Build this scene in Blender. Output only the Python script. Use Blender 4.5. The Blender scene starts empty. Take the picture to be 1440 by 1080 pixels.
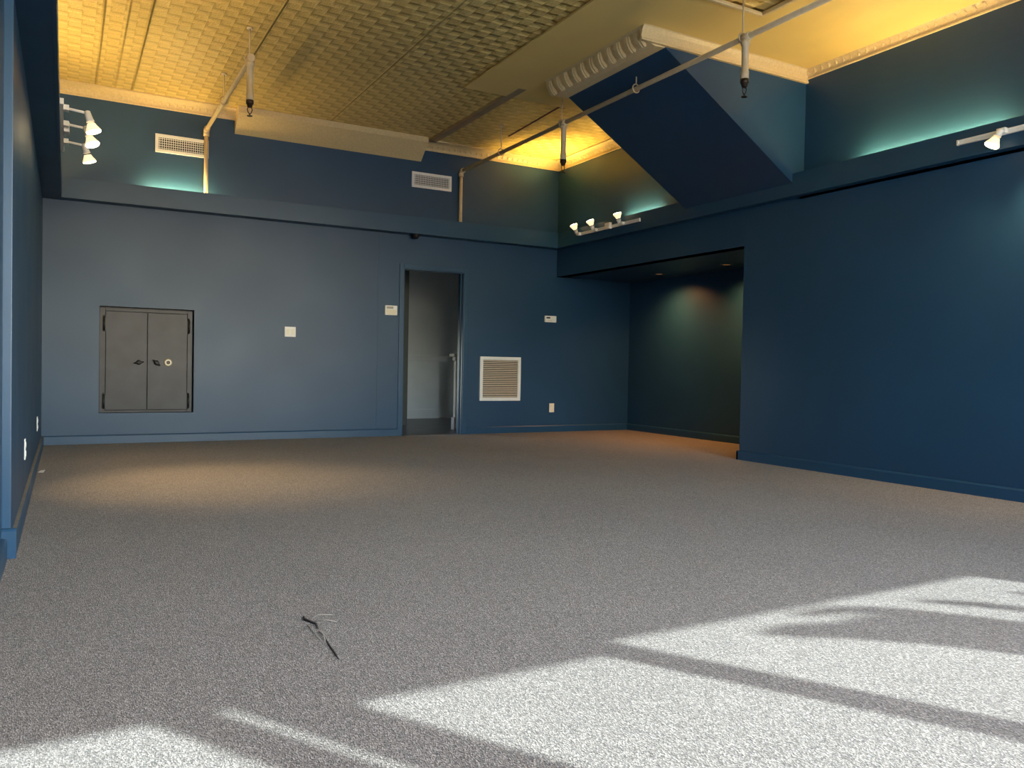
import bpy, bmesh, math, random
from mathutils import Vector, Matrix
random.seed(7)
PI = math.pi
SC = bpy.context.scene
COL = SC.collection

# ------------------------------------------------------------------ camera
CH = 0.87
yaw, pitch, roll = 0.5051, -0.0218, 0.0188
F = Vector((math.sin(yaw)*math.cos(pitch), math.cos(yaw)*math.cos(pitch), math.sin(pitch)))
Rt = Vector((math.cos(yaw), -math.sin(yaw), 0)); Up = Rt.cross(F)
R2 = Rt*math.cos(roll)+Up*math.sin(roll); U2 = -Rt*math.sin(roll)+Up*math.cos(roll)
cd = bpy.data.cameras.new('camera'); cam = bpy.data.objects.new('camera', cd); COL.objects.link(cam)
cd.sensor_width = 36; cd.lens = 1136.7/1440*36; cd.clip_start = .02
M = Matrix((R2, U2, -F)).transposed().to_4x4(); M.translation = (0, 0, CH); cam.matrix_world = M
SC.camera = cam

# ------------------------------------------------------------------ world, sun, exposure
SUN_EL = math.radians(36.65); SLOPE = .622
YW = -1.2                                   # inner face of the storefront
w = bpy.data.worlds.new('World'); SC.world = w; w.use_nodes = True
nt = w.node_tree; bg = nt.nodes['Background']
sky = nt.nodes.new('ShaderNodeTexSky'); sky.sky_type = 'NISHITA'; sky.sun_disc = False
sky.sun_elevation = SUN_EL; sky.sun_rotation = math.radians(148); sky.air_density = 1.2; sky.dust_density = .8
hs = nt.nodes.new('ShaderNodeHueSaturation'); hs.inputs['Saturation'].default_value = .72
nt.links.new(sky.outputs[0], hs.inputs['Color']); nt.links.new(hs.outputs[0], bg.inputs[0])
bg.inputs[1].default_value = 1.45
sd = bpy.data.lights.new('sun', 'SUN'); sd.energy = 9; sd.angle = math.radians(.6); sd.color = (.82, .96, 1)
sun = bpy.data.objects.new('sun', sd); COL.objects.link(sun)
sdir = Vector((-SLOPE, 1, -math.tan(SUN_EL)*math.hypot(1, SLOPE)))
sun.rotation_euler = sdir.to_track_quat('-Z', 'Y').to_euler(); sun.location = (4, -4, 6)
WINS = [(.10, 2.245, 2.9), (2.378, 2.42, 2.9), (2.625, 3.43, 2.815), (3.553, 5.496, 2.9)]   # x0, x1, head
SILL = .45
for i, (a, b, h) in enumerate(WINS):
    pl = bpy.data.lights.new('daylight_portal', 'AREA'); pl.shape = 'RECTANGLE'
    pl.size = b-a; pl.size_y = h-SILL; pl.cycles.is_portal = True
    po = bpy.data.objects.new('daylight_portal', pl); COL.objects.link(po)
    po.location = ((a+b)/2, YW-.03, (h+SILL)/2); po.rotation_euler = (PI/2, 0, 0)
    po.rotation_euler = Vector((0, 1, 0)).to_track_quat('-Z', 'Z').to_euler()
pl = bpy.data.lights.new('daylight_portal', 'AREA'); pl.shape = 'RECTANGLE'; pl.size = 1.3; pl.size_y = 1.1; pl.cycles.is_portal = True  # portal of the added back room window
po = bpy.data.objects.new('daylight_portal', pl); COL.objects.link(po); po.location = (2.79, 11.35, .8)
po.rotation_euler = Vector((1, 0, 0)).to_track_quat('-Z', 'Z').to_euler()
vs = SC.view_settings; vs.view_transform = 'Standard'; vs.look = 'None'; vs.exposure = 0.48; vs.gamma = 1
vs.use_curve_mapping = False
SC.cycles.max_bounces = 10; SC.cycles.diffuse_bounces = 6; SC.cycles.use_denoising = True
SC.cycles.sample_clamp_indirect = 6; SC.cycles.caustics_reflective = False; SC.cycles.caustics_refractive = False

# ------------------------------------------------------------------ dimensions
D = 9.265; R = 5.78; RN = 5.83; L = -.205; LN = -.236; A = 7.01; YA = 5.83
H = 3.6; HH = 2.083; FB = 2.4427; FT = 2.6433
FX = R-.092; FY = D-.1625; FL = L+.162; CB = 3.495
Y1 = 5.17; Y2 = 6.60

# ------------------------------------------------------------------ materials
def new_mat(name):
    m = bpy.data.materials.new(name); m.use_nodes = True
    return m, m.node_tree, m.node_tree.nodes['Principled BSDF']
def nd(t, typ, **k):
    n = t.nodes.new(typ)
    for a, v in k.items():
        if a.startswith('i_'): n.inputs[a[2:].replace('_', ' ')].default_value = v
        else: setattr(n, a, v)
    return n
def lk(t, a, b): t.links.new(a, b)
def math_n(t, op, a, b=None):
    n = t.nodes.new('ShaderNodeMath'); n.operation = op
    for i, v in enumerate((a, b)):
        if v is None: continue
        if isinstance(v, (int, float)): n.inputs[i].default_value = v
        else: t.links.new(v, n.inputs[i])
    return n.outputs[0]
def ramp(t, fac, stops):
    n = t.nodes.new('ShaderNodeValToRGB'); e = n.color_ramp.elements
    while len(e) < len(stops): e.new(.5)
    for q, (p, c) in zip(e, stops): q.position = p; q.color = (*c, 1)
    t.links.new(fac, n.inputs[0]); return n.outputs[0]
def simple(name, col, rough=.5, metal=0, var=.08, scale=30, bump=0, spec=.5, coat=0):
    m, t, b = new_mat(name)
    tc = nd(t, 'ShaderNodeTexCoord'); nz = nd(t, 'ShaderNodeTexNoise', i_Scale=scale, i_Detail=4.0)
    lk(t, tc.outputs['Object'], nz.inputs['Vector'])
    c0 = tuple(max(0, c*(1-var)) for c in col); c1 = tuple(min(1, c*(1+var)) for c in col)
    lk(t, ramp(t, nz.outputs['Fac'], [(.3, c0), (.7, c1)]), b.inputs['Base Color'])
    b.inputs['Roughness'].default_value = rough; b.inputs['Metallic'].default_value = metal
    b.inputs['Specular IOR Level'].default_value = spec; b.inputs['Coat Weight'].default_value = coat
    if bump:
        bn = nd(t, 'ShaderNodeBump', i_Strength=bump, i_Distance=.004)
        lk(t, nz.outputs['Fac'], bn.inputs['Height']); lk(t, bn.outputs[0], b.inputs['Normal'])
    return m
def emis(name, col, s):
    m, t, b = new_mat(name)
    b.inputs['Base Color'].default_value = (*col, 1)
    b.inputs['Emission Color'].default_value = (*col, 1); b.inputs['Emission Strength'].default_value = s
    return m

def wall_paint(name, col, rough, wob=.35):
    m, t, b = new_mat(name)
    tc = nd(t, 'ShaderNodeTexCoord')
    n1 = nd(t, 'ShaderNodeTexNoise', i_Scale=1.1, i_Detail=3.0); lk(t, tc.outputs['Object'], n1.inputs['Vector'])
    n2 = nd(t, 'ShaderNodeTexNoise', i_Scale=90.0, i_Detail=3.0); lk(t, tc.outputs['Object'], n2.inputs['Vector'])
    c0 = tuple(c*.93 for c in col); c1 = tuple(c*1.07 for c in col)
    lk(t, ramp(t, n1.outputs['Fac'], [(.35, c0), (.65, c1)]), b.inputs['Base Color'])
    n3 = nd(t, 'ShaderNodeTexNoise', i_Scale=2.3, i_Detail=4.0); lk(t, tc.outputs['Object'], n3.inputs['Vector'])
    mr = nd(t, 'ShaderNodeMapRange', i_To_Min=rough-.05, i_To_Max=rough+.05); lk(t, n3.outputs['Fac'], mr.inputs['Value'])
    lk(t, mr.outputs[0], b.inputs['Roughness'])
    b1 = nd(t, 'ShaderNodeBump', i_Strength=wob, i_Distance=.012); lk(t, n1.outputs['Fac'], b1.inputs['Height'])
    b2 = nd(t, 'ShaderNodeBump', i_Strength=.12, i_Distance=.002); lk(t, n2.outputs['Fac'], b2.inputs['Height'])
    lk(t, b1.outputs[0], b2.inputs['Normal']); lk(t, b2.outputs[0], b.inputs['Normal'])
    return m
BLUE = (.011, .053, .118)
M_WALL = wall_paint('blue_wall_paint', BLUE, .45)
M_TRIM = wall_paint('blue_trim_paint', (.012, .060, .128), .38)

def carpet():
    m, t, b = new_mat('carpet')
    tc = nd(t, 'ShaderNodeTexCoord')
    mp = nd(t, 'ShaderNodeMapping'); mp.inputs['Scale'].default_value = (1, .55, 1); lk(t, tc.outputs['Object'], mp.inputs[0])
    v = nd(t, 'ShaderNodeTexVoronoi', i_Scale=330.0); lk(t, mp.outputs[0], v.inputs['Vector'])
    sp = nd(t, 'ShaderNodeSeparateColor'); lk(t, v.outputs['Color'], sp.inputs[0])
    n0 = nd(t, 'ShaderNodeTexNoise', i_Scale=160.0, i_Detail=2.0); lk(t, mp.outputs[0], n0.inputs['Vector'])
    f = math_n(t, 'ADD', math_n(t, 'MULTIPLY', sp.outputs[0], .75), math_n(t, 'MULTIPLY', n0.outputs['Fac'], .3))
    c = ramp(t, f, [(.05, (.050, .042, .036)), (.4, (.152, .131, .112)), (.75, (.262, .231, .20)), (1, (.52, .47, .41))])
    n1 = nd(t, 'ShaderNodeTexNoise', i_Scale=.9, i_Detail=5.0, i_Roughness=.6); lk(t, tc.outputs['Object'], n1.inputs['Vector'])
    mx = nd(t, 'ShaderNodeMix', data_type='RGBA', blend_type='MULTIPLY'); mx.inputs['Factor'].default_value = 1
    lk(t, c, mx.inputs['A']); lk(t, ramp(t, n1.outputs['Fac'], [(.3, (.86, .85, .84)), (.7, (1.0, 1.0, 1.0))]), mx.inputs['B'])
    lk(t, mx.outputs['Result'], b.inputs['Base Color'])
    b.inputs['Roughness'].default_value = .95; b.inputs['Specular IOR Level'].default_value = .15
    b.inputs['Sheen Weight'].default_value = .15
    bn = nd(t, 'ShaderNodeBump', i_Strength=.7, i_Distance=.004); lk(t, v.outputs['Distance'], bn.inputs['Height'])
    lk(t, bn.outputs[0], b.inputs['Normal'])
    return m
M_CARPET = carpet()

GOLD = (.80, .58, .20)
def tin():
    m, t, b = new_mat('pressed_tin_paint')
    tc = nd(t, 'ShaderNodeTexCoord'); s = nd(t, 'ShaderNodeSeparateXYZ'); lk(t, tc.outputs['Object'], s.inputs[0])
    px, py = .098, .098
    u = math_n(t, 'DIVIDE', s.outputs[0], px); v = math_n(t, 'DIVIDE', s.outputs[1], py)
    fu = math_n(t, 'SUBTRACT', math_n(t, 'FRACT', u), .5); fv = math_n(t, 'SUBTRACT', math_n(t, 'FRACT', v), .5)
    ck = math_n(t, 'MODULO', math_n(t, 'ADD', math_n(t, 'ADD', math_n(t, 'FLOOR', u), math_n(t, 'FLOOR', v)), 400), 2)
    A_ = math_n(t, 'SUBTRACT', 1, math_n(t, 'POWER', math_n(t, 'MULTIPLY', math_n(t, 'ABSOLUTE', fv), 2), 2.6))
    B_ = math_n(t, 'SUBTRACT', 1, math_n(t, 'POWER', math_n(t, 'MULTIPLY', math_n(t, 'ABSOLUTE', fu), 2), 4.0))
    hh = math_n(t, 'ADD', math_n(t, 'MULTIPLY', A_, math_n(t, 'SUBTRACT', 1, ck)), math_n(t, 'MULTIPLY', math_n(t, 'MULTIPLY', B_, .35), ck))
    nz = nd(t, 'ShaderNodeTexNoise', i_Scale=60.0, i_Detail=3.0); lk(t, tc.outputs['Object'], nz.inputs['Vector'])
    hh = math_n(t, 'ADD', hh, math_n(t, 'MULTIPLY', nz.outputs['Fac'], .45))
    # long pressed beads and sheet seams running towards the back wall
    for sx, amp in ((.25, 1.2), (.42, .8), (.575, 1.4), (1.45, 1.6), (2.6, .8)):
        d = math_n(t, 'ABSOLUTE', math_n(t, 'SUBTRACT', s.outputs[0], sx))
        g = math_n(t, 'MAXIMUM', 0, math_n(t, 'SUBTRACT', 1, math_n(t, 'DIVIDE', d, .014)))
        hh = math_n(t, 'SUBTRACT', hh, math_n(t, 'MULTIPLY', g, amp))
    bn = nd(t, 'ShaderNodeBump', i_Strength=1.0, i_Distance=.018); bn.invert = True
    lk(t, hh, bn.inputs['Height']); lk(t, bn.outputs[0], b.inputs['Normal'])
    n2 = nd(t, 'ShaderNodeTexNoise', i_Scale=1.3, i_Detail=4.0); lk(t, tc.outputs['Object'], n2.inputs['Vector'])
    lk(t, ramp(t, n2.outputs['Fac'], [(.3, tuple(c*.9 for c in GOLD)), (.7, GOLD)]), b.inputs['Base Color'])
    b.inputs['Roughness'].default_value = .27
    return m
M_TIN = tin()
M_PLASTER = simple('plain_ceiling_paint', GOLD, .5, var=.05, scale=1.5)
M_CORN = simple('cornice_paint', (.72, .55, .29), .42, var=.08, scale=55, bump=.35)
M_PIPE = simple('pipe_paint', (.64, .50, .31), .4, var=.08, scale=20)
M_WHITE = simple('white_enamel', (.88, .87, .84), .4, var=.02)
M_IVORY = simple('ivory_plastic', (.85, .79, .62), .4, var=.03)
M_DARK = simple('dark_void', (.012, .012, .012), .8, var=.2)
M_BLACK = simple('black_metal', (.012, .012, .013), .45, var=.2)
M_STEEL = simple('safe_steel', (.019, .018, .023), .42, var=.5, scale=5, bump=.1, spec=.4)
M_BRASS = simple('worn_brass', (.20, .16, .08), .4, metal=.5, var=.15)
M_DIALW = simple('dial_face', (.75, .72, .6), .4, var=.1)
M_BRONZE = simple('dark_bronze', (.05, .032, .022), .4, metal=.6, var=.2)
M_GREYW = simple('grey_room_paint', (.58, .60, .60), .6, var=.05, scale=3)
M_POST = simple('greyish_post_paint', (.27, .245, .23), .6, var=.08)
M_DGREEN = simple('dark_partition_paint', (.045, .055, .05), .6, var=.1, scale=3)
M_BFLOOR = simple('dark_wood_floor', (.055, .052, .05), .4, var=.4, scale=4)
M_SLIT = simple('red_brown_slot', (.10, .035, .015), .7, var=.3)  # dark red-brown of the thin ceiling strip
M_DUST = simple('dusty_baseboard_top', (.22, .21, .19), .7, var=.2, scale=25)
M_CONC = simple('pavement', (.64, .65, .66), .9, var=.1, scale=6)
M_BATT = simple('batten_shade_brown', (.33, .24, .13), .5, var=.1, scale=5)  # shade of the ceiling batten put into its colour; palm stem reuses it
M_LCD = simple('grey_lcd', (.38, .38, .33), .25, var=.05)
M_LCDD = simple('dark_lcd', (.03, .025, .02), .3, var=.05)
M_LEAF = simple('leaf_green', (.05, .12, .03), .5, var=.3)
M_THREAD = simple('frayed_thread_pale', (.30, .27, .23), .9, var=.1)
M_THREADD = simple('frayed_thread_dark', (.05, .043, .037), .9, var=.1)
M_PAPER = simple('scrap_paper', (.8, .78, .72), .8, var=.03)
M_FRAMEW = simple('window_frame_paint', (.02, .06, .10), .4)
m, t, b = new_mat('clear_glass')
b.inputs['Transmission Weight'].default_value = 1; b.inputs['Roughness'].default_value = 0; b.inputs['IOR'].default_value = 1.45
M_BULB = emis('halogen_lens', (1, .80, .46), 16)
M_BULBD = emis('halogen_lens_dim', (1, .82, .50), 7)
M_FLARE = emis('glowing_bulb_glass', (1, .80, .48), .75)
M_AMBER = emis('amber_lens', (1, .45, .12), .08)
M_TUBE = emis('cove_tube', (1, .70, .26), 140)

# ------------------------------------------------------------------ mesh helpers
WLOC = {}
def box(bm, x0, x1, y0, y1, z0, z1, bev=0):
    x0, x1 = min(x0, x1), max(x0, x1); y0, y1 = min(y0, y1), max(y0, y1); z0, z1 = min(z0, z1), max(z0, z1)
    v = [bm.verts.new((x, y, z)) for z in (z0, z1) for y in (y0, y1) for x in (x0, x1)]
    fs = [bm.faces.new([v[i] for i in q]) for q in ((0, 2, 3, 1), (4, 5, 7, 6), (0, 1, 5, 4), (2, 6, 7, 3), (0, 4, 6, 2), (1, 3, 7, 5))]
    if bev:
        es = list({e for f in fs for e in f.edges})
        bmesh.ops.bevel(bm, geom=es, offset=bev, segments=2, affect='EDGES', profile=.6)
def prism(bm, pts, off):
    off = Vector(off); a = [bm.verts.new(p) for p in pts]; c = [bm.verts.new(Vector(p)+off) for p in pts]
    n = len(pts)
    f = [bm.faces.new(a[::-1]), bm.faces.new(c)]
    for i in range(n): f.append(bm.faces.new((a[i], a[(i+1) % n], c[(i+1) % n], c[i])))
    bmesh.ops.recalc_face_normals(bm, faces=f)
def basis(d):
    d = Vector(d).normalized(); u = d.orthogonal().normalized(); return d, u, d.cross(u)
def lathe(bm, o, d, prof, n=20, cap0=True, cap1=True):
    """prof: list of (distance along d, radius)"""
    o = Vector(o); d, u, v = basis(d); rings = []
    for s, r in prof:
        rings.append([bm.verts.new(o+d*s+(u*math.cos(2*PI*k/n)+v*math.sin(2*PI*k/n))*max(r, 1e-5)) for k in range(n)])
    fs = []
    for a, c in zip(rings, rings[1:]):
        for k in range(n): fs.append(bm.faces.new((a[k], a[(k+1) % n], c[(k+1) % n], c[k])))
    for f in fs: f.smooth = True
    if cap0: fs.append(bm.faces.new(rings[0][::-1]))
    if cap1: fs.append(bm.faces.new(rings[-1]))
    bmesh.ops.recalc_face_normals(bm, faces=fs)
def rod(bm, a, c, r, n=14):
    a = Vector(a); c = Vector(c); lathe(bm, a, c-a, [(0, r), ((c-a).length, r)], n)
def tube(bm, pts, r, n=10):
    pts = [Vector(p) for p in pts]; rings = []
    u0 = None
    for i, p in enumerate(pts):
        d = (pts[min(i+1, len(pts)-1)]-pts[max(i-1, 0)]).normalized()
        u = d.orthogonal().normalized() if u0 is None else (u0-d*u0.dot(d)).normalized()
        u0 = u; v = d.cross(u); rr = r[i] if isinstance(r, (list, tuple)) else r
        rings.append([bm.verts.new(p+(u*math.cos(2*PI*k/n)+v*math.sin(2*PI*k/n))*rr) for k in range(n)])
    fs = []
    for a, c in zip(rings, rings[1:]):
        for k in range(n): fs.append(bm.faces.new((a[k], a[(k+1) % n], c[(k+1) % n], c[k])))
    for f in fs: f.smooth = True
    fs += [bm.faces.new(rings[0][::-1]), bm.faces.new(rings[-1])]
    bmesh.ops.recalc_face_normals(bm, faces=fs)
def ringm(bm, c, axis, R_, r, n=24, m=8, a0=0, a1=2*PI):
    d, u, v = basis(axis); c = Vector(c)
    pts = [c+(u*math.cos(a0+(a1-a0)*k/n)+v*math.sin(a0+(a1-a0)*k/n))*R_ for k in range(n+1)]
    tube(bm, pts, r, m)
def BM(): return bmesh.new()
def obj(name, bm, mat, parent=None, label=None):
    me = bpy.data.meshes.new(name)
    if parent is not None: bmesh.ops.translate(bm, verts=bm.verts, vec=-WLOC[parent])
    bm.to_mesh(me); bm.free(); me.materials.append(mat)
    o = bpy.data.objects.new(name, me); COL.objects.link(o)
    WLOC[o] = WLOC[parent] if parent is not None else Vector((0, 0, 0))
    if parent is not None: o.parent = parent
    if label: o['label'] = label
    return o
def boxo(name, mat, parent, *a, bev=0, label=None):
    bm = BM(); box(bm, *a, bev=bev); return obj(name, bm, mat, parent, label)
def thing(name, label, cat, loc, group=None):
    o = bpy.data.objects.new(name, None); COL.objects.link(o); o.location = loc; o.empty_display_size = .1
    WLOC[o] = Vector(loc); o['label'] = label; o['category'] = cat
    if group: o['group'] = group
    return o
def struct(name, bm, mat, parent=None, label=None):
    o = obj(name, bm, mat, parent)
    if parent is None: o['kind'] = 'structure'
    if label: o['label'] = label
    return o
def dup(root, loc, label, group=None):
    r = root.copy(); COL.objects.link(r); r.location = loc; WLOC[r] = Vector(loc); r['label'] = label
    if group: r['group'] = group
    for ch in list(root.children):
        c = ch.copy(); COL.objects.link(c); c.parent = r
        for g in ch.children:
            k = g.copy(); COL.objects.link(k); k.parent = c
    return r

# ------------------------------------------------------------------ structure
YF = YW-.025
bm = BM(); box(bm, LN-.2, A+.2, YF, D+.0, -.06, 0); o = struct('floor', bm, M_CARPET); o['label'] = 'grey brown speckled loop carpet'
bm = BM(); box(bm, 2.9, 6.7, D, 12.8, -.06, -.004); struct('floor', bm, M_BFLOOR)['label'] = 'dark floor of the room behind the doorway'
bm = BM(); box(bm, -12, 18, -16, YF, -.2, -.12); struct('ground', bm, M_CONC)['label'] = 'pavement outside the shop front'
bm = BM(); box(bm, LN-.2, RN+.2, YF, D+.14, H, H+.1); struct('ceiling', bm, M_TIN)['label'] = 'gold painted pressed tin ceiling'

# back wall with the doorway and the recess for the safe
DX0, DX1, DZ = 3.593, 4.405, 2.039
SX0, SX1, SZ0, SZ1 = .302, 1.210, .312, 1.410
bm = BM(); T = .14
for a in ((LN-.2, SX0, 0, H), (SX0, SX1, 0, SZ0), (SX0, SX1, SZ1, H), (SX1, DX0, 0, H), (DX0, DX1, DZ, H), (DX1, A+.14, 0, HH+.1), (DX1, RN+.14, HH+.1, H)):
    box(bm, a[0], a[1], D, D+T, a[2], a[3])
box(bm, 3.268, 3.292, D-.004, D+.001, .09, FB)
struct('wall_back', bm, M_WALL)['label'] = 'dark blue back wall'
# right wall: lower wall, header over the alcove, upper wall
bm = BM()
box(bm, R, R+.14, YF, YA, 0, HH); box(bm, R, R+.14, YF, D, HH, FB+.01)
box(bm, R, R+.14, Y1+.06, D, FB+.01, H); box(bm, RN, RN+.09, YF, Y1, FB+.01, H); box(bm, R, RN, YF, Y1, FB-.02, FB+.012)
struct('wall_right', bm, M_WALL)['label'] = 'dark blue right wall with a header over the alcove'
# alcove
bm = BM(); box(bm, A, A+.12, YA-.12, D, 0, HH+.1); box(bm, R+.14, A, YA-.12, YA, 0, HH+.1)
struct('wall_alcove', bm, M_WALL)['label'] = 'dark blue wall inside the alcove'
bm = BM(); box(bm, R+.0005, A, YA, D, HH, HH+.08); struct('ceiling', bm, M_WALL)['label'] = 'low dark ceiling of the alcove'
# left wall
YL = 4.10
bm = BM(); box(bm, L-.14, L, YL, D, 0, H); box(bm, LN-.14, LN, YF, YL, 0, H)
struct('wall_left', bm, M_WALL)['label'] = 'dark blue left wall'
bm = BM(); box(bm, LN-.005, L+.003, YL-.006, YL+.02, .1, FB, bev=.003)
struct('trim_1', bm, M_TRIM)['label'] = 'blue corner strip on the left wall'
# front wall with window openings
bm = BM(); xs = [LN-.2]+[v for a in WINS for v in a[:2]]+[RN+.15]
for i in range(0, len(xs), 2): box(bm, xs[i], xs[i+1], YF, YW, 0, H)
for a, b_, h in WINS: box(bm, a, b_, YF, YW, 0, SILL); box(bm, a, b_, YF, YW, h, H)
struct('wall_front', bm, M_WALL)['label'] = 'shop front wall behind the camera'
for i, (a, b_, h) in enumerate(WINS):
    bm = BM()
    if b_-a > .3:
        e = .012
        box(bm, a, a+e, YF+.004, YF+.02, SILL, h); box(bm, b_-e, b_, YF+.004, YF+.02, SILL, h)
        box(bm, a+e, b_-e, YF+.004, YF+.02, SILL, SILL+.05); box(bm, a+e, b_-e, YF+.004, YF+.02, h-e, h)
    else: box(bm, a, b_, YF+.004, YF+.02, SILL, SILL+.05)
    struct('window_%d' % (i+1), bm, M_FRAMEW)['label'] = 'shop window behind the camera'

# fascia boards with a cove ledge behind them
def fascia_x(name, x_in, x_wall, y0, y1, lab):      # runs along y
    s = 1 if x_wall > x_in else -1
    bm = BM(); box(bm, x_in, x_in+s*.02, y0, y1, FB, FT, bev=.002); box(bm, x_in+s*.018, x_wall, y0, y1, FB+.002, FB+.022)
    struct(name, bm, M_TRIM)['label'] = lab
fascia_x('trim_2', FX, R, YF+.15, D, 'blue cove fascia along the right wall')
fascia_x('trim_3', FL, L, YF+.15, D, 'blue cove fascia along the left wall')
bm = BM(); box(bm, FL+.0005, FX-.0005, FY, FY+.02, FB, FT, bev=.002); box(bm, FL+.0005, FX-.0005, FY+.018, D, FB+.002, FB+.022)
struct('trim_4', bm, M_TRIM)['label'] = 'blue cove fascia along the back wall'

# baseboards
def base_profile(t, h): return [(0, 0), (t, 0), (t, h-.012), (t-.006, h-.002), (t-.012, h), (0, h)]
def base(name, p0, p1, nrm, mat=M_TRIM, t=.02, h=.09, lab=None):
    p0 = Vector(p0); p1 = Vector(p1); nrm = Vector(nrm)
    bm = BM(); prism(bm, [p0+nrm*a+Vector((0, 0, b_)) for a, b_ in base_profile(t, h)], p1-p0)
    o = struct(name, bm, mat); o['label'] = lab or 'blue painted baseboard'; return o
base('baseboard_back', (L, D, 0), (3.537, D, 0), (0, -1, 0))
base('baseboard_back', (4.464, D, 0), (A, D, 0), (0, -1, 0))
base('baseboard_right', (R, YF+.15, 0), (R, YA+.02, 0), (-1, 0, 0))
base('baseboard_right', (R-.02, YA, 0), (R+.14, YA, 0), (0, 1, 0))
base('baseboard_alcove', (A, YA, 0), (A, D-.02, 0), (-1, 0, 0))
base('baseboard_left', (L, YL-.01, 0), (L, D-.02, 0), (1, 0, 0), t=.022)
base('baseboard_left', (LN, YF+.15, 0), (LN, YL-.03, 0), (1, 0, 0), t=.022)
base('baseboard_left', (LN, YL-.006, 0), (L+.024, YL-.006, 0), (0, -1, 0), t=.022, h=.13)
bm = BM(); box(bm, L, L+.016, YL+.03, D-.03, .0885, .0925); struct('trim_5', bm, M_DUST)['label'] = 'worn pale top edge of the left baseboard'

# doorway casing and jambs
bm = BM(); P = .018
box(bm, 3.537, DX0+.004, D-P, D, 0, 2.087, bev=.003); box(bm, DX1-.004, 4.464, D-P, D, 0, 2.087, bev=.003)
box(bm, DX0+.004, DX1-.004, D-P, D, DZ-.004, 2.087, bev=.003)
box(bm, DX0, DX0+.012, D-.001, D+T, 0, DZ); box(bm, DX1-.012, DX1, D-.001, D+T, 0, DZ); box(bm, DX0+.012, DX1-.012, D-.001, D+T, DZ-.012, DZ)
box(bm, DX1-.026, DX1-.012, D+.05, D+.10, 0, DZ-.012); box(bm, DX0+.012, DX0+.026, D+.05, D+.10, 0, DZ-.012)
struct('door_1', bm, M_TRIM)['label'] = 'open doorway with a blue painted casing'

# room behind the doorway
bm = BM(); YB = 12.17
box(bm, 2.9, 5.36, YB, YB+.12, 0, 2.9); box(bm, 5.36, 6.6, YB+.10, YB+.22, 0, 2.9); box(bm, 6.6, 6.7, D+T, YB+.2, 0, 2.9)
box(bm, 2.8, 2.9, D+T, 10.7, 0, 2.9); box(bm, 2.8, 2.9, 12.0, YB+.2, 0, 2.9); box(bm, 2.8, 2.9, 10.7, 12.0, 0, .25); box(bm, 2.8, 2.9, 10.7, 12.0, 1.35, 2.9); box(bm, 4.2, 6.6, D+T, D+T+.012, 2.05, 2.9); box(bm, 4.47, 6.6, D+T, D+T+.012, 0, 2.05)
struct('wall_far', bm, M_GREYW)['label'] = 'grey wall of the room seen through the doorway'
bm = BM(); box(bm, 2.81, 2.86, 10.7, 10.74, .25, 1.35); box(bm, 2.81, 2.86, 11.96, 12.0, .25, 1.35); box(bm, 2.81, 2.86, 10.74, 11.96, .25, .29); box(bm, 2.81, 2.86, 10.74, 11.96, 1.31, 1.35); struct('window_5', bm, M_GREYW)['label'] = 'unseen low side window added to light the back room'  # added out of view to brighten the grey wall behind the doorway
bm = BM(); box(bm, 2.8, 6.7, D+T, YB+.25, 2.9, 3.0); struct('ceiling', bm, M_DGREEN)['label'] = 'ceiling of the room behind the doorway'
bm = BM(); box(bm, 4.12, 4.295, 10.86, 10.94, 0, 2.9); struct('wall_partition', bm, M_DGREEN)['label'] = 'dark partition edge in the back room'
bm = BM(); box(bm, 2.9, 5.36, YB-.02, YB, 0, .15, bev=.004); box(bm, 2.9, 5.36, YB-.028, YB, 0, .03); struct('baseboard_far', bm, M_GREYW)['label'] = 'tall grey baseboard in the back room'
bm = BM(); box(bm, 2.9, 5.5, YB-.025, YB, .985, 1.02, bev=.004); box(bm, 2.9, 5.5, YB-.014, YB, .93, .985, bev=.003); struct('trim_6', bm, M_GREYW)['label'] = 'chair rail in the back room'
bm = BM(); box(bm, 5.36, 5.40, YB+.07, YB+.1, 0, .62); box(bm, 5.40, 5.9, YB+.08, YB+.1, .55, .59); struct('trim_7', bm, M_GREYW)['label'] = 'panel moulding in the back room'
t_ = thing('newel_post', 'pale square post with a cap standing just inside the doorway', 'post', (4.62, 9.93, 0))
boxo('plinth', M_POST, t_, 4.585, 4.70, 9.88, 9.98, 0, .165, bev=.006)
boxo('shaft', M_POST, t_, 4.605, 4.68, 9.895, 9.965, .165, .93, bev=.006)
bm = BM(); box(bm, 4.588, 4.695, 9.88, 9.98, .93, .985, bev=.012); box(bm, 4.555, 4.72, 9.85, 10.01, .985, 1.025, bev=.008); obj('cap', bm, M_POST, t_)

# plain plaster sheets on the ceiling
bm = BM(); zp = H-.028
box(bm, 3.385, RN, 4.52, 7.19, zp, H-.012); box(bm, 4.60, RN, YW, 4.52, zp, H-.012); box(bm, 3.385, 3.95, YW, 4.52, zp, H-.012)
struct('trim_8', bm, M_PLASTER)['label'] = 'plain plaster strip on the ceiling'
bm = BM()
box(bm, 3.95, 4.60, 4.50, 4.53, zp-.022, zp+.001, bev=.006); box(bm, 4.585, 4.615, YW, 4.50, zp-.022, zp+.001, bev=.006)
struct('trim_9', bm, M_CORN)['label'] = 'moulding round a tin panel in the ceiling'
bm = BM(); box(bm, 3.84, 3.93, 6.92, D-.13, H-.03, H-.0005, bev=.008); struct('trim_10', bm, M_BATT)['label'] = 'ceiling batten with shade put into its brown colour'  # darker brown carries the shade seen along this strip
bm = BM(); prism(bm, [(4.505, 7.25, H-.004), (4.53, 7.25, H-.004), (4.60, 8.5, H-.004), (4.575, 8.5, H-.004)], (0, 0, .003)); struct('trim_11', bm, M_SLIT)['label'] = 'dark red-brown slot in the ceiling'

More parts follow.
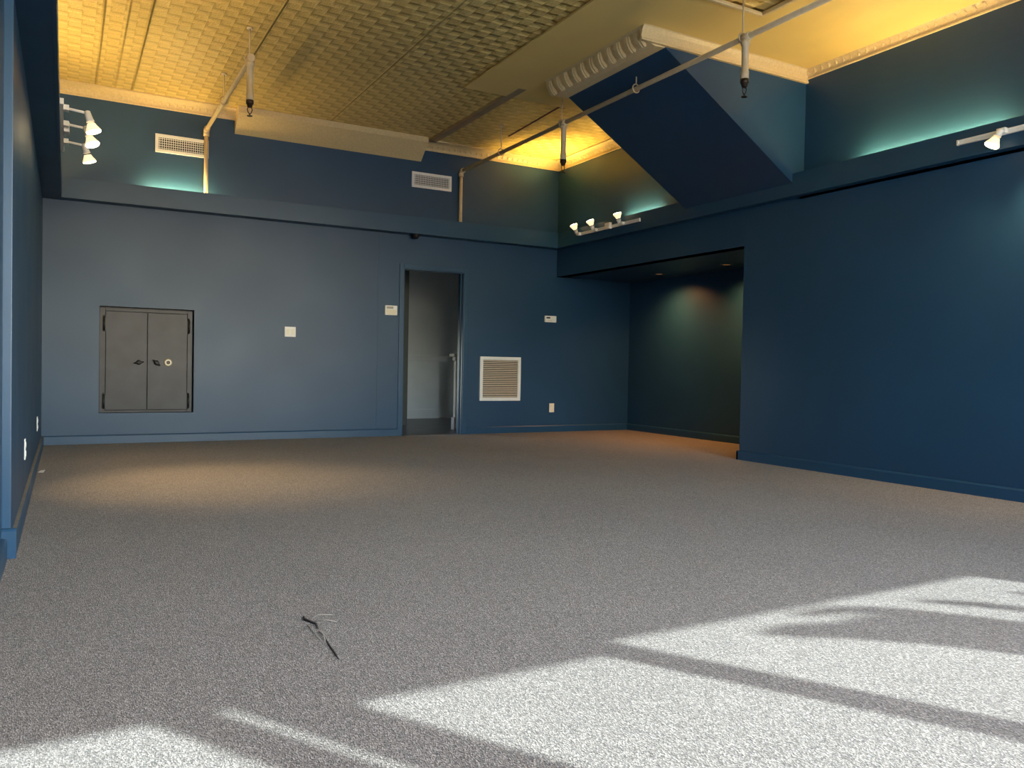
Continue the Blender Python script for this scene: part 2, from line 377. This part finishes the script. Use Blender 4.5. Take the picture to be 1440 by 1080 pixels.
# cornice
def cprof(z0, pr):   # (out, z) profile, wall to ceiling
    p = [(0, z0), (.012, z0), (.016, z0+.012), (.012, z0+.018)]
    n = 7; hz = H-.012-(z0+.018)
    for k in range(n+1):
        a = k/n*PI/2; p.append((.014+(pr-.03)*(1-math.cos(a)), z0+.018+hz*math.sin(a)))
    p += [(pr-.010, H-.016), (pr, H-.012), (pr, H), (0, H)]
    return p
def cornice(name, p0, p1, nrm, z0=CB, pr=.13, lab='gold pressed cornice'):
    p0 = Vector(p0); p1 = Vector(p1); nrm = Vector(nrm); bm = BM()
    prism(bm, [p0+nrm*a+Vector((0, 0, z)) for a, z in cprof(z0, pr)], p1-p0)
    d = (p1-p0); n = int(d.length/.075)             # pressed leaf row
    for k in range(n):
        c = p0+d*((k+.5)/n)+nrm*.045+Vector((0, 0, z0+.062))
        s = d.normalized()
        c += Vector((0, 0, .004))-nrm*.004; prism(bm, [c-s*.02-nrm*.018-Vector((0, 0, .02)), c-nrm*.022-Vector((0, 0, .036)), c+s*.02-nrm*.018-Vector((0, 0, .02)), c+s*.012+nrm*.004, c-s*.012+nrm*.004], (nrm*.004-Vector((0, 0, .002))))
    struct(name, bm, M_CORN)['label'] = lab
cornice('trim_12', (LN, D, 0), (R, D, 0), (0, -1, 0), lab='gold cornice along the back wall')
cornice('trim_13', (R, Y2, 0), (R, D, 0), (-1, 0, 0), lab='gold cornice in the far right corner')
cornice('trim_14', (RN, YW, 0), (RN, Y1, 0), (-1, 0, 0), lab='gold cornice along the near right wall')

# slanted board that boxes in the cornice on the back wall
bm = BM(); XP0, XP1 = 1.604, 3.793
prism(bm, [(XP0, D, 3.352), (XP0, 9.045, 3.535), (XP0, 9.045, H-.001), (XP0, D, H-.001)], (XP1-XP0, 0, 0))
struct('trim_15', bm, M_CORN)['label'] = 'slanted plain board covering the back cornice'

# stair bulkhead: a wedge whose dark underside slopes from the ceiling to the right wall
SX, SZ = 4.205, 3.462
sl = (2.60-3.446)/(5.576-4.186); zr = SZ+sl*(RN-SX)
bm = BM(); zend = FB+.03; xe = SX+(zend-SZ)/sl
prism(bm, [(SX, Y1, SZ), (SX, Y1, H-.001), (RN, Y1, H-.001), (RN, Y1, zend), (xe, Y1, zend)], (0, Y2-Y1, 0))
o = struct('wall_stair', bm, M_WALL); o['label'] = 'sloping dark blue underside of a stair'
# its cornice: plain moulded face towards the room, leaf modillions on the left
bm = BM(); X0 = 3.95
pr = [(0, 3.462), (.028, 3.462), (.03, 3.475), (.022, 3.485), (.024, 3.50), (.034, 3.54), (.05, 3.565), (.062, 3.572), (.062, 3.586), (0, 3.586)]
prism(bm, [Vector((X0, Y1-a, z)) for a, z in pr], (RN-X0, 0, 0))
struct('trim_16', bm, M_CORN)['label'] = 'gold cornice on the stair face'
bm = BM()
lp = [(SX+.001, 3.455), (4.11, 3.448), (4.03, 3.472), (4.0, 3.50), (3.985, 3.53), (3.97, 3.562), (X0, 3.572), (X0, 3.586), (SX+.001, 3.586)]
prism(bm, [Vector((x, Y1, z)) for x, z in lp], (0, Y2-Y1+.02, 0))
n = 11
for k in range(n):
    yc = Y1+.07+(Y2-Y1-.10)*k/(n-1)
    for (dy, wd, dz) in ((0, .034, 0), (-.03, .012, .004), (.03, .012, .004)):
        pts = []
        pa = [(3.967, 3.560), (3.955, 3.545), (3.962, 3.505), (3.982, 3.468), (4.012, 3.438), (4.03, 3.434), (4.036, 3.446), (4.03, 3.475), (4.0, 3.51)]
        prism(bm, [Vector((x+dz*2, yc+dy-wd/2, z+dz)) for x, z in pa], (0, wd, 0))
struct('trim_17', bm, M_CORN)['label'] = 'gold leaf modillion cornice under the stair edge'

# ------------------------------------------------------------------ sprinkler pipes
def hanger(parent, x, y, zp_, loose=False):
    h = BM(); rod(h, (x, y, zp_+.05), (x, y, H-.01), .006, 8); r = obj('hanger', h, M_PIPE, parent)
    g = BM(); ringm(g, (x, y, zp_+.005), (0, 1, 0), .036, .006); obj('ring', g, M_PIPE, r)
    g = BM(); lathe(g, (x, y, H-.016), (0, 0, 1), [(0, .022), (.004, .026), (.015, .026)], 16); obj('ceiling_flange', g, M_PIPE, r)
def drop(parent, x, y, zt, zb):
    g = BM(); lathe(g, (x, y, zt-.02), (0, 0, -1), [(0, .034), (.035, .034), (.04, .026), (zt-.02-zb-.06, .026), (zt-.02-zb-.055, .03), (zt-.02-zb, .03)], 18)
    d = obj('drop_pipe', g, M_PIPE, parent)
    g = BM(); lathe(g, (x, y, zb), (0, 0, -1), [(0, .031), (.03, .031), (.034, .024), (.055, .02), (.06, .012)], 16)
    for s in (-1, 1): tube(g, [(x+s*.011, y, zb-.055), (x+s*.02, y, zb-.075), (x+s*.012, y, zb-.10), (x, y, zb-.112)], .004, 6)
    lathe(g, (x, y, zb-.112), (0, 0, -1), [(0, .005), (.012, .005), (.013, .022), (.017, .022)], 14)
    obj('sprinkler_head', g, M_BRONZE, d, 'dark bronze sprinkler head')
def pipe(x, zp_, yr, y_end, zbot, label, drops, hang, r=.021):
    t = thing('sprinkler_pipe', label, 'pipe', (x, yr, zbot), 'gold painted sprinkler pipes')
    g = BM(); rod(g, (x, yr-.03, zp_), (x, y_end, zp_), r, 18); obj('main_pipe', g, M_PIPE, t)
    g = BM(); rod(g, (x, yr, zbot), (x, yr, zp_-.03), r, 18); ri = obj('riser', g, M_PIPE, t)
    g = BM(); lathe(g, (x, yr, zbot), (0, 0, 1), [(0, .04), (.02, .04), (.03, .03), (.09, .028)], 18); obj('collar', g, M_PIPE, ri)
    g = BM(); tube(g, [(x, yr, zp_-.065), (x, yr, zp_-.035), (x, yr-.008, zp_-.012), (x, yr-.03, zp_), (x, yr-.065, zp_)], [.031, .03, .029, .03, .031], 16); obj('elbow', g, M_PIPE, t)
    for (yd, zb) in drops:
        drop(t, x, yd, zp_, zb)
        g = BM(); rod(g, (x, yd-.045, zp_), (x, yd+.045, zp_), .03, 18); obj('tee_fitting', g, M_PIPE, t)
    for yh in hang: hanger(t, x, yh, zp_)
    return t
pipe(1.305, 3.335, D-.05, 6.85, FB+.12, 'gold sprinkler pipe near the left vent, rising from the back fascia', [(6.87, 3.0)], [6.90, 8.12])
pipe(4.314, 3.292, D-.05, 1.2, FB+.12, 'long gold sprinkler pipe by the right vent, crossing in front of the stair underside', [(6.84, 2.93), (4.39, 2.99)], [8.16, 6.88, 5.68, 4.42])

# ------------------------------------------------------------------ air vents on the upper back wall
def vent(x0, x1, z0, z1, label):
    t = thing('air_vent', label, 'vent', ((x0+x1)/2, D, (z0+z1)/2), 'supply air vents on the upper back wall')
    boxo('backing', M_DARK, t, x0+.02, x1-.02, D-.006, D-.002, z0+.02, z1-.02)
    g = BM(); e = .034; y0 = D-.018
    box(g, x0, x1, y0, D-.001, z0, z0+e, bev=.003); box(g, x0, x1, y0, D-.001, z1-e, z1, bev=.003)
    box(g, x0, x0+e, y0+.0004, D-.001, z0+e, z1-e); box(g, x1-e, x1, y0+.0004, D-.001, z0+e, z1-e)
    obj('frame', g, M_WHITE, t)
    g = BM(); n = 21
    for k in range(n):
        x = x0+e+(x1-x0-2*e)*(k+.5)/n; box(g, x-.003, x+.003, D-.016, D-.006, z0+e, z1-e)
    for k in range(5):
        z = z0+e+(z1-z0-2*e)*(k+.5)/5; box(g, x0+e, x1-e, D-.013, D-.006, z-.003, z+.003)
    obj('grille', g, M_WHITE, t)
    return t
v1 = vent(.808, 1.335, 3.043, 3.233, 'white supply air vent crossed by the left sprinkler pipe')
dup(v1, (3.937, D, 3.125), 'white supply air vent beside the long sprinkler pipe, above the doorway')

# return air grille
t_ = thing('return_air_grille', 'large white louvred return air grille right of the doorway', 'grille', (4.94, D, .704))
x0, x1, z0, z1 = 4.642, 5.240, .421, .990
boxo('backing', M_DARK, t_, x0+.03, x1-.03, D-.005, D-.002, z0+.03, z1-.03)
g = BM(); e = .042; y0 = D-.022
box(g, x0, x1, y0, D-.001, z0, z0+e, bev=.004); box(g, x0, x1, y0, D-.001, z1-e, z1, bev=.004)
box(g, x0, x0+e, y0+.0004, D-.001, z0+e, z1-e); box(g, x1-e, x1, y0+.0004, D-.001, z0+e, z1-e)
obj('frame', g, M_WHITE, t_)
g = BM(); n = 20
for k in range(n):
    z = z0+e+(z1-z0-2*e)*(k+.5)/n
    prism(g, [(x0+e, D-.019, z-.0065), (x0+e, D-.017, z-.008), (x0+e, D-.006, z+.006), (x0+e, D-.008, z+.0075)], (x1-x0-2*e, 0, 0))
obj('louvres', g, simple('louvre_beige', (.62, .53, .43), .5, var=.04), t_)

# ------------------------------------------------------------------ wall safe
t_ = thing('wall_safe', 'grey steel double door safe set into the left of the back wall', 'safe', ((SX0+SX1)/2, D, SZ0))
g = BM(); yd = D+.04; e = .012
box(g, SX0+.002, SX1-e, yd+.012, D+.6, SZ0+.002, SZ1-e); box(g, SX0-.08, SX1+.08, D+T+.001, D+.62, SZ0-.08, SZ1+.08)
box(g, SX0+.002, .358, yd, yd+.013, SZ0+.002, SZ1-.014, bev=.003); box(g, 1.148, SX1-.014, yd, yd+.013, SZ0+.002, SZ1-.014, bev=.003)
box(g, .358, 1.148, yd, yd+.013, 1.364, SZ1-.014, bev=.003); box(g, .358, 1.148, yd, yd+.013, SZ0+.002, .338, bev=.003)
obj('frame', g, M_STEEL, t_)
doors = []
for (a, b_) in ((.361, .752), (.756, 1.145)):
    g = BM(); box(g, a, b_, yd-.006, yd+.010, .341, 1.361, bev=.004)
    doors.append(obj('door', g, M_STEEL, t_))
for dr, hx in ((doors[0], .345), (doors[1], 1.16)):
    for hz in (1.23, .43):
        g = BM(); rod(g, (hx, yd-.012, hz-.066), (hx, yd-.012, hz+.066), .012, 14)
        lathe(g, (hx, yd-.012, hz+.066), (0, 0, 1), [(0, .012), (.014, .008), (.022, .004)], 12); lathe(g, (hx, yd-.012, hz-.066), (0, 0, -1), [(0, .012), (.012, .006)], 12)
        box(g, hx-.02, hx+.02, yd-.006, yd+.001, hz-.066, hz+.066)
        obj('hinge', g, M_BLACK, dr, 'black barrel hinge')
def thandle(dr, x, z, ang):
    g = BM(); lathe(g, (x, yd-.005, z), (0, -1, 0), [(0, .026), (.006, .026), (.012, .014), (.04, .012), (.045, .016), (.052, .014)], 18)
    c, s = math.cos(ang), math.sin(ang); y = yd-.05
    tube(g, [(x-c*.046, y, z-s*.046), (x-c*.02, y, z-s*.02), (x+c*.02, y, z+s*.02), (x+c*.046, y, z+s*.046)], [.006, .011, .011, .006], 10)
    obj('handle', g, M_BLACK, dr, 'black turning handle')
thandle(doors[0], .672, .838, .15); thandle(doors[1], .842, .838, -.75)
g = BM(); lathe(g, (.958, yd-.005, .842), (0, -1, 0), [(0, .044), (.008, .043), (.012, .038)], 28); dl = obj('dial', g, M_BRASS, doors[1], 'brass combination dial')
# the dial's pale ring and knob belong to the same sub-part level
g = BM(); lathe(g, (.958, yd-.016, .842), (0, -1, 0), [(0, .033), (.003, .031)], 28); obj('dial_face', g, M_DIALW, doors[1], 'pale dial face')
g = BM(); lathe(g, (.958, yd-.018, .842), (0, -1, 0), [(0, .019), (.015, .017), (.018, .012)], 18); obj('dial_knob', g, M_BRONZE, doors[1], 'dark dial knob')

# ------------------------------------------------------------------ small things on the walls
t_ = thing('light_switch', 'white switch plate between the safe and the doorway', 'switch', (2.232, D, 1.214))
boxo('plate', M_WHITE, t_, 2.170, 2.294, D-.008, D-.0005, 1.158, 1.272, bev=.003)
for k in (2.205, 2.259):
    g = BM(); prism(g, [(k-.017, D-.008, 1.182), (k-.017, D-.014, 1.182), (k-.017, D-.010, 1.248), (k-.017, D-.008, 1.248)], (.034, 0, 0)); obj('rocker', g, M_IVORY, t_)
t_ = thing('alarm_keypad', 'white alarm keypad beside the left door casing', 'keypad', (3.43, D, 1.515))
boxo('case', M_WHITE, t_, 3.352, 3.508, D-.028, D-.0005, 1.458, 1.576, bev=.006)
boxo('screen', M_LCD, t_, 3.372, 3.455, D-.0295, D-.0275, 1.535, 1.562); boxo('keypad_cover', M_IVORY, t_, 3.366, 3.494, D-.031, D-.0275, 1.468, 1.525, bev=.002)
t_ = thing('thermostat', 'small white thermostat above the return air grille', 'thermostat', (5.683, D, 1.51))
boxo('case', M_WHITE, t_, 5.594, 5.772, D-.03, D-.0005, 1.468, 1.556, bev=.008)
boxo('screen', M_LCDD, t_, 5.612, 5.672, D-.032, D-.0295, 1.518, 1.538); boxo('button_row', M_IVORY, t_, 5.612, 5.70, D-.032, D-.0295, 1.488, 1.502)
def outlet(name, c, axis, label, mat, cat, duplex=True):
    t = thing(name, label, cat, c, 'wall plates near the floor'); x, y, z = c
    def b3(nm, u0, u1, d0, d1, z0, z1, m_, bev=0):
        if axis == 'y': return boxo(nm, m_, t, x+u0, x+u1, y-d1, y-d0, z+z0, z+z1, bev=bev)
        return boxo(nm, m_, t, x+d0, x+d1, y+u0, y+u1, z+z0, z+z1, bev=bev)
    b3('plate', -.038, .038, .0005, .007, -.060, .060, mat, .003)
    for zz in (-.026, .026): b3('socket', -.017, .017, .0065, .010, zz-.016, zz+.016, mat, .003)
    return t
outlet('wall_outlet', (5.738, D, .322), 'y', 'ivory power outlet low on the back wall below the thermostat', M_IVORY, 'outlet')
outlet('wall_outlet', (L, 5.45, .338), 'x', 'pale power outlet low on the left wall, nearer the camera', M_WHITE, 'outlet')
outlet('wall_outlet', (L, 7.78, .318), 'x', 'pale power outlet low on the left wall, close to the back corner', M_WHITE, 'outlet')
t_ = thing('security_dome', 'small black dome sensor under the back fascia above the doorway', 'sensor', (3.70, FY+.08, FB))
g = BM(); lathe(g, (3.70, FY+.06, FB+.001), (0, 0, -1), [(0, .05), (.015, .05)], 24); obj('mount', g, M_BLACK, t_)
g = BM(); lathe(g, (3.70, FY+.06, FB-.014), (0, 0, -1), [(.042*math.sin(a), max(.043*math.cos(a), .002)) for a in [k*PI/16 for k in range(9)]], 24); obj('dome', g, M_BLACK, t_)

# ------------------------------------------------------------------ track lights
def spot_light(parent, loc, d, energy, col, size, blend=1.0, rad=.05):
    ld = bpy.data.lights.new('halogen_spot', 'SPOT'); ld.energy = energy; ld.color = col; ld.spot_size = size; ld.spot_blend = blend; ld.shadow_soft_size = rad
    lo = bpy.data.objects.new('halogen_spot', ld); COL.objects.link(lo); lo.parent = parent
    lo.location = Vector(loc)-WLOC[parent]; lo.rotation_euler = Vector(d).to_track_quat('-Z', 'Y').to_euler()
def head(t, a, elbow, d, energy, bulb, size=1.5, col=(1, .68, .33), ln=.125):
    """a: point on the track, elbow: end of the arm, d: aiming direction"""
    a = Vector(a); elbow = Vector(elbow); d = Vector(d).normalized()
    g = BM(); lathe(g, elbow-d*.015, d, [(0, .012), (.005, .020), (ln-.065, .024), (ln-.05, .027)], 22)
    h = obj('spotlight', g, M_WHITE, t)
    g = BM(); box(g, a.x-.02, a.x+.02, a.y-.03, a.y+.03, a.z-.018, a.z+.018, bev=.003); obj('adapter', g, M_WHITE, h)
    g = BM(); tube(g, [a, a+(elbow-a)*.5, elbow], .009, 10); obj('arm', g, M_WHITE, h)
    g = BM(); lathe(g, elbow+d*(ln-.052), d, [(0, .026), (.02, .034), (.042, .047), (.052, .050), (.054, .049)], 24); obj('bulb_reflector', g, M_FLARE, h, 'glowing flared bulb glass')
    g = BM(); lathe(g, elbow+d*(ln+.002), d, [(0, .048), (.006, .045), (.010, .028), (.011, .004)], 24); obj('lens', g, bulb, h, 'bright white bulb face')
    spot_light(h, elbow+d*(ln+.03), d, energy, col, size)
ZT = 2.555
def track(label, x, s, y0, y1, feed):
    t = thing('track_light', label, 'track light', (x, (y0+y1)/2, ZT), 'white track lights on the fascias')
    g = BM(); box(g, x+s*.001, x+s*.022, y0, y1, ZT-.018, ZT-.010); box(g, x+s*.001, x+s*.022, y0, y1, ZT+.010, ZT+.018); box(g, x+s*.001, x+s*.012, y0, y1, ZT-.010, ZT+.010)
    box(g, x+s*.001, x+s*.024, y0-.012, y0, ZT-.02, ZT+.02, bev=.002); box(g, x+s*.001, x+s*.024, y1, y1+.012, ZT-.02, ZT+.02, bev=.002)
    obj('track', g, M_WHITE, t)
    g = BM(); box(g, x+s*.022, x+s*.06, feed-.05, feed+.05, ZT-.03, ZT+.045, bev=.006); obj('power_feed', g, M_WHITE, t)
    return t
tl = track('white track light with three glowing heads on the left fascia', FL, 1, 6.13, 7.50, 6.85)
for yy, en, bu, dd in ((6.28, 120, M_BULB, (.32, -.05, -1)), (6.70, 100, M_BULB, (.36, -.25, -1)), (7.24, 45, M_BULBD, (.30, .1, -1))):
    head(tl, (FL+.035, yy, ZT), (FL+.165, yy, ZT-.012), dd, en, bu, 1.05)
tr = track('white track light with upturned heads above the alcove', FX, -1, 7.36, 8.56, 7.92)
for yy, en, dd in ((8.58, 130, (-.30, .25, 1)), (8.22, 70, (-.3, .2, 1)), (7.68, 12, (-.25, .1, 1))):
    head(tr, (FX-.035, yy-.02, ZT), (FX-.055, yy, ZT+.015), dd, en, M_BULBD, 1.3, (1, .66, .16), ln=.10)
tn = track('white track light at the right edge, on the near end of the right fascia', FX, -1, 2.2, 3.62, 2.6)
for yy, en, dd in ((3.30, 20, (-.35, .35, -1)), (2.90, 80, (.3, .1, -1))):
    head(tn, (FX-.03, yy, ZT+.005), (FX-.06, yy, ZT-.005), dd, en, M_BULBD, 1.9, ln=.10)

# cove tubes lying on the ledges behind the fascias
def cove(label, p0, p1, energy=None):
    p0 = Vector(p0); p1 = Vector(p1)
    t = thing('cove_lamp', label, 'lamp', (p0+p1)/2, 'cove tube lamps behind the fascias')
    g = BM(); lo = Vector((0, 0, -.028)); d = (p1-p0).normalized()
    a = p0+lo; c = p1+lo
    box(g, min(a.x, c.x)-(.018 if abs(d.x) < .5 else 0), max(a.x, c.x)+(.018 if abs(d.x) < .5 else 0), min(a.y, c.y)-(.018 if abs(d.y) < .5 else 0), max(a.y, c.y)+(.018 if abs(d.y) < .5 else 0), a.z-.045, a.z+.01, bev=.003)
    obj('batten', g, M_WHITE, t)
    g = BM(); rod(g, p0, p1, .014, 12); obj('tube', g, M_TUBE, t)
cove('tube lamp hidden behind the back fascia under the left vent', (.72, D-.07, 2.605), (1.36, D-.07, 2.605))
cove('tube lamp hidden behind the near right fascia', ((FX+RN)/2+.02, 3.35, 2.605), ((FX+RN)/2+.02, 4.55, 2.605))
cove('tube lamp hidden behind the right fascia above the alcove', (R-.035, 7.1, 2.605), (R-.035, 7.7, 2.605))
cove('tube lamp hidden behind the left fascia, far end', (L+.07, 7.2, 2.605), (L+.07, 8.4, 2.605))
cove('tube lamp hidden behind the left fascia, near end', (L+.07, 5.0, 2.605), (L+.07, 6.2, 2.605))

# recessed lamps in the alcove ceiling
for yy, lab in ((8.15, 'recessed amber downlight in the alcove ceiling, nearer the back wall'), (6.95, 'recessed amber downlight in the alcove ceiling, nearer the room')):
    t_ = thing('downlight', lab, 'lamp', (6.62, yy, HH), 'downlights in the alcove ceiling')
    g = BM(); lathe(g, (6.62, yy, HH+.002), (0, 0, -1), [(0, .075), (.008, .07), (.008, .055), (.002, .05)], 24, cap1=False); obj('trim_ring', g, M_TRIM, t_)
    g = BM(); lathe(g, (6.62, yy, HH+.001), (0, 0, -1), [(0, .05), (.004, .045), (.006, .01)], 20); obj('lens', g, M_AMBER, t_)
    spot_light(t_, (6.62, yy, HH-.02), (.12, -.02, -1), 75, (1, .43, .12), 2.5, 1.0)

# ------------------------------------------------------------------ floor details
t_ = thing('carpet_fray', 'frayed tear of loose threads in the open carpet', 'thread', (.715, 2.5, 0))
g = BM(); tube(g, [(.718, 2.74, .002), (.712, 2.70, .004), (.735, 2.64, .003), (.727, 2.59, .003)], [.002, .0045, .004, .0015], 8)
tube(g, [(.724, 2.50, .001), (.716, 2.42, .002), (.711, 2.34, .002), (.708, 2.30, .001)], [.001, .0025, .003, .001], 8); obj('dark_edge', g, M_THREADD, t_)
g = BM(); tube(g, [(.738, 2.67, .003), (.77, 2.66, .008), (.80, 2.63, .004)], .0015, 6); tube(g, [(.735, 2.70, .003), (.765, 2.725, .007), (.81, 2.71, .004)], .0015, 6)
tube(g, [(.722, 2.56, .003), (.722, 2.51, .007), (.716, 2.47, .003)], .002, 6); tube(g, [(.705, 2.64, .002), (.704, 2.55, .004), (.706, 2.48, .002)], .0012, 6); obj('loose_thread', g, M_THREAD, t_)
g = BM(); prism(g, [(-.175, 7.05, .002), (-.14, 7.03, .002), (-.13, 7.09, .012), (-.16, 7.11, .006)], (0, 0, .004))
o = obj('paper_scrap', g, M_PAPER); o['label'] = 'tiny white scrap on the carpet by the left baseboard'; o['category'] = 'scrap'

# ------------------------------------------------------------------ palm outside the window: its shadow falls on the carpet
t_ = thing('potted_palm', 'leafy palm standing outside the shop window behind the camera', 'plant', (5.3, YF-.75, -.12))
px_, py_ = 5.3, YF-.75
g = BM(); lathe(g, (px_, py_, -.12), (0, 0, 1), [(0, .2), (.45, .28), (.47, .30), (.5, .30)], 20); obj('pot', g, M_CONC, t_)
g = BM(); tube(g, [(px_, py_, .3), (px_+.02, py_, 1.2), (px_, py_, 2.3)], [.05, .045, .035], 10); obj('stem', g, M_BATT, t_)
def shadow_to(xf, yf, y=py_):   # where the sun ray that lands at (xf, yf) crosses the palm's plane
    k = yf-y; return Vector((xf+SLOPE*k, y, k*math.tan(SUN_EL)*math.hypot(1, SLOPE)))
g = BM()
def leaf(pts, wid):
    c = [shadow_to(*p) for p in pts]; n = 10; L_, R_ = [], []
    for k in range(n+1):
        s = k/n*(len(c)-1); i = min(int(s), len(c)-2); f_ = s-i; p = c[i].lerp(c[i+1], f_)
        d = (c[min(i+1, len(c)-1)]-c[i]).normalized(); nn = Vector((-d.z, 0, d.x))
        wv = wid*math.sin(PI*min(1, (k/n)*.93+.07))**.6
        bend = Vector((0, .05*math.sin(3*k/n), 0)); L_.append(p+nn*wv+bend); R_.append(p-nn*wv+bend)
    off = Vector((0, .006, 0))
    for k in range(n):
        prism(g, [L_[k], L_[k+1], R_[k+1], R_[k]], off)
leaf([(3.05, 1.0), (2.72, 1.40), (2.487, 1.64), (2.269, 1.80), (2.0, 1.915)], .13)
leaf([(3.3, 1.1), (2.942, 1.53), (2.70, 1.80), (2.52, 1.945), (2.255, 2.0)], .065)
leaf([(3.2, 1.15), (2.85, 1.50), (2.58, 1.76), (2.36, 1.88)], .09)
leaf([(3.45, 1.3), (3.137, 1.64), (2.98, 1.81), (2.835, 1.94)], .05)
leaf([(3.7, 1.2), (3.45, 1.6), (3.33, 1.85)], .06)
leaf([(3.2, .95), (2.95, 1.3), (2.58, 1.66)], .16)
obj('fronds', g, M_LEAF, t_)
